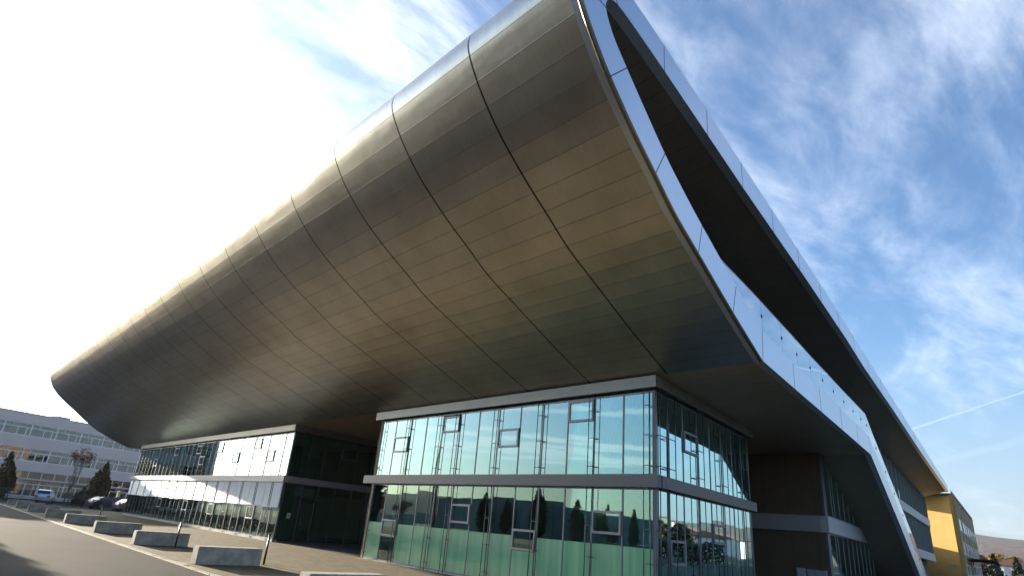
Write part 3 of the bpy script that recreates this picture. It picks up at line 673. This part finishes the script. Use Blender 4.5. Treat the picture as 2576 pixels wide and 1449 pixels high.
def tree(label, loc, h, kind, seed, group=None, leaves=1200, ls=.10, width=None, cat='tree', name='tree'):
    rnd = random.Random(seed); t = thing(name, label, cat, loc, group)
    tr = MB(); lf = MB()
    if kind in ('column', 'poplar', 'pine', 'gold', 'round'):
        wd = width or h * .16
        tr.tube((0, 0, -.05), (0, 0, h * .5), h * .018 + .03, h * .012, n=8); tr.tube((0, 0, h * .5), (0, 0, h * .93), h * .012, .01, n=6)
        for k in range(26):
            z = h * rnd.uniform(.12, .8); a = rnd.uniform(0, 6.28); r = wd * .7
            tr.tube((0, 0, z), (math.cos(a) * r, math.sin(a) * r, z + (r * 1.4 if kind != 'pine' else -.1)), .018, .006, n=4, cap=False)
        lobes = [(0, 0, 1.0)] + [(math.cos(q) * wd * .42, math.sin(q) * wd * .42, rnd.uniform(.62, .9)) for q in (rnd.uniform(0, 6.28) for _ in range(4 if kind in ('poplar', 'column') else 0))]
        for k in range(leaves):
            lx, ly, lh = rnd.choice(lobes)
            f = rnd.random() ** .8; z = h * (.06 + .94 * f)
            if kind == 'pine': pr = 1 - f * .97
            elif kind in ('gold', 'round'): f = rnd.random(); z = h * (.22 + .78 * f); pr = math.sqrt(max(.02, 1 - (2 * f - 1) ** 2))
            else: pr = math.sin(math.pi * min(1, (f * .9 + .1) ** .8)) ** .6 if f < .9 else (1 - f) * 4
            a = rnd.uniform(0, 6.28); lump = max(.3, .72 + .42 * noise.noise(Vector((math.cos(a) * 1.2, math.sin(a) * 1.2, z * .8 + seed))) + .5 * noise.noise(Vector((math.cos(a) * 3, math.sin(a) * 3, z * 2.2 + seed))))
            r = wd * pr * lump * (rnd.random() ** .45)
            r *= .72 if len(lobes) > 1 else 1
            leaf(lf, Vector((lx * min(1, z / h * 3) + math.cos(a) * r, ly * min(1, z / h * 3) + math.sin(a) * r, z * lh + rnd.uniform(-.1, .1) * (1 + r))), ls * rnd.uniform(.6, 1.5), rnd)
        M = {'column': M_olive, 'poplar': M_dark, 'pine': M_pine, 'gold': M_gold, 'round': M_olive}[kind]
    else:
        tips = []
        def grow(p, d, l, r, k):
            q = p + d * l; tr.tube(p, q, r, r * .68, n=5 if k > 1 else 7, cap=False)
            if k >= (7 if kind == 'bare' else 6): tips.append(q); return
            for _ in range(2 if k else 4):
                e = (d + Vector((rnd.uniform(-1, 1), rnd.uniform(-1, 1), rnd.uniform(-.35, .75))) * (.42 if k else .38)).normalized(); e.z = abs(e.z) * .9 + .22
                grow(q, e.normalized(), l * rnd.uniform(.68, .9), r * .62, k + 1)
        grow(Vector((0, 0, -.05)), Vector((.03, .12, 1)).normalized(), h * .2, h * .013, 0)
        for _ in range(leaves):
            q = rnd.choice(tips)
            if kind == 'bare' and q.z < h * .55 and rnd.random() < .85: continue
            leaf(lf, q + Vector((rnd.gauss(0, .16), rnd.gauss(0, .16), rnd.gauss(0, .12))) * (h / 6), ls * rnd.uniform(.6, 1.3), rnd)
        M = {'bare': M_rust, 'gold': M_gold, 'round': M_olive}[kind]
    tr.build('trunk', M_bark, t); lf.build('crown', M, t); return t
tree('half bare tree with rusty leaves at its top, before the grey office block', (-91, 13.4, 0), 7.2, 'bare', 11, leaves=520, ls=.12, name='deciduous_tree')
tree('brown-green column-shaped tree just right of the half bare tree', (-94.5, 17.3, 0), 5.3, 'column', 12, 'column-shaped trees before the grey office block', leaves=4200, ls=.15, width=1.35, name='columnar_tree')
tree('dark column-shaped tree cut off by the left edge of the photo', (-90, 7.0, 0), 5.0, 'column', 13, 'column-shaped trees before the grey office block', leaves=3800, ls=.15, width=1.3, name='columnar_tree')
tree('low golden bush at the foot of the half bare tree', (-88, 14.6, 0), 2.0, 'column', 14, width=1.1, leaves=1800, ls=.12, cat='bush', name='bush')
# trees seen only in the glass and by their shadows
tree('small pink-leaved tree across the road, mirrored at the left end of the glass', (-46, -2.6, 0), 3.3, 'bare', 30, leaves=900, ls=.08, name='street_tree')
tree('dense tree across the road whose shadow falls on the asphalt', (-55, -3.6, 0), 9.5, 'poplar', 31, 'dense trees shading the road', leaves=9000, ls=.24, width=2.5, name='street_tree')
tree('second dense tree across the road, behind the shading one', (-63, -7.8, 0), 11.5, 'poplar', 32, 'dense trees shading the road', leaves=9000, ls=.26, width=2.9, name='street_tree')
for i, (x, y, h) in enumerate(((-131.7, -88, 11.1), (-126, -90, 9.0), (-113.6, -88, 11.4), (-101, -88, 10.2), (-91, -88, 9.0), (-82.3, -88, 8.4))):
    tree('%s dark poplar from the left of the row mirrored in the glass' % ('first', 'second', 'third', 'fourth', 'fifth', 'sixth')[i], (x, y, 0), h, 'poplar', 50 + i, 'poplars across the road', leaves=4200, ls=.28, width=(2.3, 1.8, 2.0, 2.4, 2.2, 1.4)[i], name='poplar_tree')

# ---------------------------------------------------------------- grey office block on the left
Gb = thing('office_block', 'long three-storey pale blue-grey office block with ribbon windows', 'building', (-105, 6, 0), world=True)
M_gpan = mat('pale_blue_grey_panel', (.58, .50, .45), .55, var=.05, vscale=.3)
M_gfr = mat('pale_window_frame', (.75, .73, .72), .5); M_room = mat('office_interior', (.16, .17, .14), .9, var=.3, vscale=.5)
Fg = frame((-105, 6), 112)
def gbox(b, s0, s1, n0, n1, z0, z1, mi=0): b.fbox(Fg, (s0, n0, z0), (s1, n1, z1), mi)
S0, S1 = -10.2, 40
b = MB()
for z0, z1 in ((9.55, 10.85), (6.45, 7.92), (3.47, 4.75)): gbox(b, S0, S1, -.3, .0, z0, z1)
gbox(b, S0, S0 + .4, -14, 0.001, 0, 10.84); gbox(b, S0, S1, -14, -13.6, 0, 10.8); b.build('wall', M_gpan, Gb)
b = MB(); gbox(b, S0, S1, -14, 0.04, 10.84, 10.93); gbox(b, 7.2, 8.9, -3.5, -1.5, 10.93, 11.35); b.build('roof', M_bandl, Gb)
b = MB(); gbox(b, S0, S1, -3.2, -3, 0, 10.8); 
for z in (9.7, 6.6, 3.5): gbox(b, S0, S1, -3, -.31, z, z + .1)
b.build('interior', M_room, Gb)
b = MB(); gbox(b, S0, S1, -.3, .55, 2.42, 2.60); gbox(b, S0, S1, -.3, 0, 0, .35); b.build('canopy', M_gpan, Gb)
rnd = random.Random(3)
M_net = mat('net_curtain', (.55, .60, .55), .9); M_ncd = mat('beige_curtain', (.33, .31, .22), .9)
def gwin(s0, s1, z0, z1, low=.62):
    b = MB(); f = .09; zt = z0 + (z1 - z0) * low
    for a, c_ in ((s0, s0 + .12), (s1 - .03, s1)): gbox(b, a, c_, -.2, -.05, z0, z1)
    for z in (z0, zt, z1 - f): gbox(b, s0, s1, -.2, -.055, z, z + f)
    for q in (.50, .82): gbox(b, s0 + (s1 - s0) * q, s0 + (s1 - s0) * q + .11, -.2, -.05, z0, zt)
    gbox(b, s0 + (s1 - s0) * .3, s0 + (s1 - s0) * .3 + .05, -.2, -.05, zt, z1)
    w_ = b.build('window', M_gfr, Gb)
    p = MB(); gbox(p, s0, s1, -.14, -.12, z0, z1); p.build('pane', M_grayg, w_)
    if rnd.random() < .5:
        c_ = MB(); a = s0 + rnd.uniform(.1, 1.2); gbox(c_, a, min(s1, a + rnd.uniform(.7, 2.0)), -.5, -.45, z0, zt + (z1 - zt) * rnd.choice((0, 1, 1))); c_.build('curtain', rnd.choice((M_net, M_ncd, M_net)), w_)
s = S0 + .4
while s < S1 - 1:
    e = min(s + 3.35, S1)
    gwin(s, e, 7.92, 9.55); gwin(s, e, 4.75, 6.45); gwin(s, e, .35, 2.42, .72)
    b = MB()
    for q in (s, (s + e) / 2): gbox(b, q, q + .06, -.2, -.05, 2.6, 3.47)
    w_ = b.build('transom_window', M_gfr, Gb); p = MB(); gbox(p, s, e, -.14, -.12, 2.6, 3.47); p.build('pane', M_grayg, w_)
    s = e
# railing, sign and cars in front of it
t = thing('railing', 'dark metal railing with upright bars along the far end of the pavement', 'railing', (-80, 11, 0), world=True)
b = MB(); pb = MB(); A, C_ = Vector((-87.5, 5.2, 0)), Vector((-72.6, 16.4, 0)); n = 120
for i in range(n + 1):
    p = A.lerp(C_, i / n)
    if i % 12 == 0: pb.tube(p, p + Vector((0, 0, 1.32)), .035, n=5)
    else: b.tube(p + Vector((0, 0, .12)), p + Vector((0, 0, 1.24)), .022, n=4)
M_fence = mat('dark_railing', (.06, .06, .065), .5, .4)
b.build('bars', M_fence, t); pb.build('posts', M_fence, t)
b = MB(); [b.tube(A + Vector((0, 0, z)), C_ + Vector((0, 0, z)), .022, n=5) for z in (.12, 1.24)]; b.build('rail', M_fence, t)
t = thing('parking_sign', 'blue square parking sign with a white wheelchair symbol before the grey office block', 'sign', (-92, 8.15, 0))
b = MB(); b.tube((0, 0, 0), (0, 0, 2.6), .035); b.build('pole', M_band, t)
b = MB(); b.box((.03, -.33, 1.85), (.06, .33, 2.5)); b.box((.06, -.29, 1.89), (.066, .29, 2.46), 1)
b.tube((.068, .02, 2.02), (.072, .02, 2.02), .13, n=20, mi=0); b.tube((.072, .02, 2.02), (.076, .02, 2.02), .09, n=20, mi=1)
b.tube((.066, 0, 2.36), (.078, 0, 2.36), .045, n=12); b.box((.068, -.03, 2.12), (.078, .03, 2.31)); b.box((.068, -.16, 2.12), (.078, 0, 2.16)); b.box((.068, -.2, 1.98), (.078, -.15, 2.16))
b.build('panel', [M_white, mat('sign_blue', (.02, .08, .45), .4)], t)
M_tyre = M_black; M_cwin = mat('car_window', (.02, .025, .03), .08, spec=.8); M_tail = mat('tail_lamp', (.45, .02, .02), .3); M_head = mat('head_lamp', (.8, .8, .8), .1, .3)
def car(label, loc, rz, color, suv=False, group='parked cars'):
    t = thing('parked_car', label, 'car', loc, group, rz=rz); h = 1.42 if suv else 1.22; W = .78
    M = mat('car_paint', color, .22, .35, spec=.6)
    prof = [(-1.9, .28), (-1.93, .62), (-1.82, .78), (-1.60, .84), (-1.25, h - .08), (-.9, h), (.35, h), (.62, h - .04), (1.15, .82), (1.7, .74), (1.92, .58), (1.94, .28)]
    if suv: prof[2] = (-1.85, .85); prof[3] = (-1.78, .92); prof[4] = (-1.55, h - .1); prof[5] = (-1.3, h)
    def w_(z): return W if z < .86 else W - (z - .86) * .42
    b = MB(); N_ = len(prof)
    Lp = [Vector((x, -w_(z), z)) for x, z in prof]; Rp = [Vector((x, w_(z), z)) for x, z in prof]
    b.face(Lp[::-1]); b.face(Rp)
    for k in range(N_): b.face([Lp[k], Lp[(k + 1) % N_], Rp[(k + 1) % N_], Rp[k]], 0, 3 <= k <= 7)
    b.build('body', M, t)
    g_ = MB()
    xr = prof[3][0]
    for sd_ in (-1, 1):
        y = lambda z: sd_ * (w_(z) + .006)
        P = [(xr + .18, .88), (prof[4][0] + .14, h - .13), (.5, h - .10), (.98, .88)]
        m1 = -.35
        for q in ([P[0], P[1], (m1, h - .10), (m1, .88)], [(m1 + .07, .88), (m1 + .07, h - .10), P[2], P[3]]):
            g_.face([(x, y(z), z) for x, z in q])
    g_.face([(1.12, -.62, .85), (1.12, .62, .85), (.66, .52, h - .07), (.66, -.52, h - .07)]); g_.face([(prof[3][0] - .0, .6, prof[3][1] + .06), (prof[3][0], -.6, prof[3][1] + .06), (prof[4][0] - .012, -.5, h - .12), (prof[4][0] - .012, .5, h - .12)])
    g_.build('windows', M_cwin, t)
    for x in (-1.18, 1.2):
        for y in (-1, 1):
            q = MB(); q.tube((x, y * .62, .3), (x, y * .80, .3), .30, n=18); wh = q.build('wheel', M_tyre, t)
            q = MB(); q.tube((x, y * .79, .3), (x, y * .81, .3), .18, n=12); q.build('rim', M_band, wh)
    for y in (-.58, .58):
        q = MB(); q.box((-1.95, y - .14, .62), (-1.86, y + .14, .80)); q.build('tail_light', M_tail, t)
        q = MB(); q.box((1.82, y - .15, .56), (1.95, y + .15, .68)); q.build('headlight', M_head, t)
    return t
car('white car seen from behind beyond the railing, before the grey office block', (-88.5, 11.2, 0), R(165), (.75, .76, .78), True)
car('grey car half hidden behind the railing, right of the column-shaped tree', (-76.5, 15.2, 0), R(110), (.08, .09, .11))
car('grey car at the corner of the glass block, rightmost behind the railing', (-72.8, 16.9, 0), R(105), (.16, .17, .19))
for i, (x, y, c_, n_) in enumerate(((-38, -16, (.5, .5, .52), 'silver'), (-30.5, -16.5, (.04, .05, .07), 'black'), (-23.5, -16, (.3, .04, .03), 'red'), (-17, -16.4, (.7, .7, .7), 'white'), (6, 16, (.05, .08, .2), 'dark blue'), (8, 24, (.45, .46, .48), 'light grey'), (9, 31, (.12, .13, .13), 'charcoal'))):
    car(n_ + ' parked car, seen only as a reflection in the glass', (x, y, 0), R(90) if y < 0 else R(10), c_, i % 2 == 1)

# ---------------------------------------------------------------- yellow building
Y = thing('yellow_building', 'yellow rendered building with rows of white windows at the right edge', 'building', (-17.6, 84, 0), world=True)
def yfn(t, b):
    o = t.node('ShaderNodeTexCoord').outputs['Object']; n = t.noise(o, 1.2, 6, .6)
    t.put(b, 'Base Color', t.mix(t.maprange(n, .35, .7), (.34, .205, .055, 1), (.40, .25, .07, 1)))
    t.put(b, 'Normal', t.node('ShaderNodeBump', {'Height': t.noise(o, 40, 3, .6), 'Strength': .3, 'Distance': .02}))
M_yel = mat('yellow_render', rough=.85, fn=yfn)
Fy = frame((-17.6, 84), 155, -1)        # gable wall, turned towards the sun
Fy2 = frame((-17.6, 84), 99.1)          # long window side
b = MB(); b.fbox(Fy, (0, -.3, 0), (5.5, 0, 9.25)); b.build('gable_wall', M_yel, Y)
b = MB(); b.fbox(Fy2, (0, -.3, 0), (48, 0.001, 9.2)); b.build('side_wall', M_yel, Y)
b = MB(); b.box((-38, 78, 0), (-27.2, 87.5, 4.9)); M_dull = mat('dull_grey_wall', (.075, .082, .09), .9)
b.build('gable_shadow_caster', M_dull, Y)  # unseen box, added to cast shade on the lower gable wall
b = MB(); b.fbox(Fy2, (4.2, -8.5, 0), (48, -8.2, 9.1)); b.build('rear_wall', M_dull, Y)
b = MB(); b.fbox(Fy2, (-.05, -12, 9.2), (48, .06, 9.3)); 
for i in range(90): b.tube(Fy2(i * .53, .0, 9.3), Fy2(i * .53, .0, 9.3 + (.28 if i % 4 else .42)), .03, n=4)
b.build('roof', mat('roof_edge_green', (.06, .11, .09), .6), Y)
M_wf = mat('white_window_frame', (.78, .78, .76), .5)
for z0, z1 in ((5.65, 7.0), (3.15, 4.5), (.9, 2.1)):
    for i in range(13):
        s = 1.6 + i * 3.55
        for q in (0, 1.25):
            f = MB(); f.fbox(Fy2, (s + q, -.02, z0), (s + q + 1.0, .05, z1)); o = f.build('window', M_wf, Y)
            f = MB(); f.fbox(Fy2, (s + q + .1, .05, z0 + .1), (s + q + .9, .056, z1 - .1)); f.build('pane', M_grayg, o)
for i in range(8):
    b = MB(); s = 3.9 + i * 5.8; b.fbox(Fy2, (s - .12, .0, 0), (s + .12, .1, 9.1)); b.build('downpipe', M_gpan, Y)
b = MB()
for s in (9, 15, 21): b.tube(Fy2(s, .1, 2.6), Fy2(s, 2.6, 2.75), .05); b.tube(Fy2(s, 2.5, 0), Fy2(s, 2.5, 2.7), .05)
b.fbox(Fy2, (8.5, .1, 2.75), (21.5, 2.8, 2.83)); b.build('canopy', M_fence, Y)
b = MB(); b.fbox(Fy, (.9, .0, 1.75), (1.6, .05, 1.95)); tag(b.build('wall_plate', mat('blue_plate', (.12, .16, .25), .5), None), 'tiny blue plate low on the yellow gable wall', 'sign')

# ---------------------------------------------------------------- beyond: bottom right corner and behind the camera
for i, (x, y, h, k, l) in enumerate(((-28.6, 150, 4.6, 'bare', 'bare reddish tree beside the yellow building, by its canopy'), (-24.5, 138, 4.3, 'pine', 'low dark conifer with two tips in the bottom right corner'), (-23.3, 150, 4.2, 'pine', 'dark conifer at the right edge of the photo, bottom corner'), (-36.5, 210, 6.0, 'gold', 'golden tree beyond the conifers, left of the white houses'), (-34, 215, 5.6, 'gold', 'golden tree beyond the conifers, over the white houses'), (-26.0, 133, 2.6, 'round', 'dark low shrubby tree at the foot of the yellow building'))):
    tree(l, (x, y, 0), h, k, 80 + i, leaves=1500, ls=.22, width={'pine': 1.9, 'gold': 3.6, 'round': 2.2}.get(k), name={'pine': 'pine_tree'}.get(k, 'deciduous_tree'))
def house(label, x, y, w_, d, h, colr, rz=0):
    t = thing('house', label, 'house', (x, y, 0), 'small houses and sheds in the distance', rz=rz)
    b = MB(); b.box((-w_ / 2, -d / 2, 0), (w_ / 2, d / 2, h)); b.build('wall', mat('house_wall', colr, .8), t)
    b = MB(); r = h * .45
    b.prism([(-w_ / 2 - .3, -d / 2 - .3, h), (w_ / 2 + .3, -d / 2 - .3, h), (0, -d / 2 - .3, h + r)], (0, d + .6, 0)); b.build('roof', mat('house_roof', (.22, .10, .07), .8), t)
    for k in (-1, 0, 1):
        b = MB(); b.box((k * w_ * .28 - .5, -d / 2 - .05, h * .35), (k * w_ * .28 + .5, -d / 2 + .02, h * .7)); b.build('window', M_cwin, t)
house('white house low in the bottom right corner, between the conifers', -36.5, 190, 10, 8, 3.0, (.7, .7, .68)); house('white shed beyond the right-hand conifer', -31.5, 200, 9, 8, 3.2, (.68, .66, .62))
rnd = random.Random(9)
for i in range(9):
    a = R(72 + i * 1.7); r = 170 + rnd.uniform(-15, 50)
    house('%s distant house mirrored in the right glass face, number %d from the left' % (('white', 'cream', 'pale grey')[i % 3], i + 1), math.cos(a) * r, math.sin(a) * r, 14, 10, 3 + rnd.random() * 2, ((.75, .73, .7), (.7, .62, .45), (.55, .56, .58))[i % 3], rz=rnd.uniform(-.4, .4))
b = MB(); b.box((20, 146, 0), (22.2, 148.2, 6.4)); tag(b.build('silo_tower', mat('tower_cream', (.75, .66, .4), .7)), 'cream square tower to the right of the camera, mirrored in the right glass face', 'tower')
for i in range(10):
    a = R(72 + i * 1.7); r = 85 + rnd.uniform(-10, 12)
    tree('%s tree mirrored in the right glass face, number %d of the belt' % (('golden', 'olive')[i % 2], i + 1), (math.cos(a) * r, math.sin(a) * r, 0), 3.2 + rnd.random() * 1.2, ('gold', 'round')[i % 2], 120 + i, 'tree belt mirrored in the glass', leaves=1300, ls=.25, width=1.9, name='deciduous_tree')
hk = MB(); rnd = random.Random(21)  # leaf row added out of view so the mirrored ground looks darker
for i in range(9000):
    q = rnd.random(); leaf(hk, Vector((-4 + 46 * q + rnd.uniform(-.5, .5), 60 - 8 * q + rnd.uniform(-.6, .6), 1.75 * rnd.random() ** .6 * (1 + .2 * noise.noise(Vector((q * 40, 0, 0)))))), .2 * rnd.uniform(.6, 1.4), rnd)
tag(hk.build('hedge', M_dark), 'long dark hedge out of view, added to darken reflections low in the right glass', 'hedge')
Hh = thing('sports_hall', 'long blue-green hall with shallow curved roof, mirrored in the glass', 'building', (-130, -95, 0), world=True)
M_hall = mat('blue_green_hall_panel', (.15, .24, .27), .6, fn=lines_fn(0, 2.5, .02, .6, (.15, .24, .27)))
b = MB(); b.box((-157, -115, 0), (-112, -91, 8.9)); b.box((-112, -113, 0), (-97, -91.5, 7.7)); b.box((-97, -112, 0), (-88, -92, 7.2)); b.box((-215, -110, 0), (-157, -93, 3.4)); b.build('wall', M_hall, Hh)
b = MB(); P = [(-157 + 45 * k / 12, -91, 8.9 + .7 * math.sin(math.pi * k / 12)) for k in range(13)]; b.prism(P + [(-112, -91, 8.85), (-157, -91, 8.85)], (0, -24, 0)); b.build('roof', mat('hall_roof', (.2, .25, .28), .6), Hh)
t = thing('lattice_mast', 'tall dark lattice mast across the road, mirrored in the left part of the glass', 'mast', (-157, -89, 0))
b = MB()
for k in range(3):
    a = k * 2.094; b.tube((math.cos(a) * 1.6, math.sin(a) * 1.6, 0), (math.cos(a) * .5, math.sin(a) * .5, 34), .2, n=5)
b.build('leg', M_fence, t); b = MB()
for i in range(30):
    r0 = 1.6 - 1.1 * i / 34; r1 = 1.6 - 1.1 * (i + 1) / 34
    for k in range(3):
        a, c_ = k * 2.094, (k + 1) * 2.094; b.tube((math.cos(a) * r0, math.sin(a) * r0, i), (math.cos(c_) * r1, math.sin(c_) * r1, i + 1), .10, n=4)
b.build('bracing', M_fence, t)
# weeds along the glass foot and the kerb
b = MB(); rnd = random.Random(5)
for cx, cy, n, r in ((-23.0, 13.85, 160, .5), (-22.3, 13.9, 60, .4), (-18.9, 5.9, 50, .12), (-24.6, 5.92, 30, .15), (-12.6, 5.9, 40, .2)):
    for _ in range(n):
        p = Vector((cx + rnd.gauss(0, r), cy + rnd.gauss(0, .05), .0)); a = rnd.uniform(0, 6.28); h = rnd.uniform(.03, .08)
        b.face([p + Vector((.008, 0, 0)), p - Vector((.008, 0, 0)), p + Vector((math.cos(a) * .03, math.sin(a) * .03, h))])
tag(b.build('weeds', mat('weed_green', (.22, .24, .03), .7)), kind='stuff', label='tufts of yellow-green weeds along the foot of the glass and the kerb', cat='weeds')
for o in bpy.data.objects:
    if '_w' in o: del o['_w']

hz = MB(); hz.box((-2400, -2400, -2), (2400, 2400, 140)); ho = hz.build('haze', None)
hm = bpy.data.materials.new('thin_air_haze'); hm.use_nodes = True; t = NT(hm.node_tree); t.n.clear()
t.l.new(t.node('ShaderNodeVolumePrincipled', {'Color': (.70, .82, 1.0, 1), 'Density': .00007, 'Anisotropy': .2}).outputs[0], t.node('ShaderNodeOutputMaterial').inputs['Volume'])
ho.data.materials.clear(); ho.data.materials.append(hm); ho['kind'] = 'stuff'
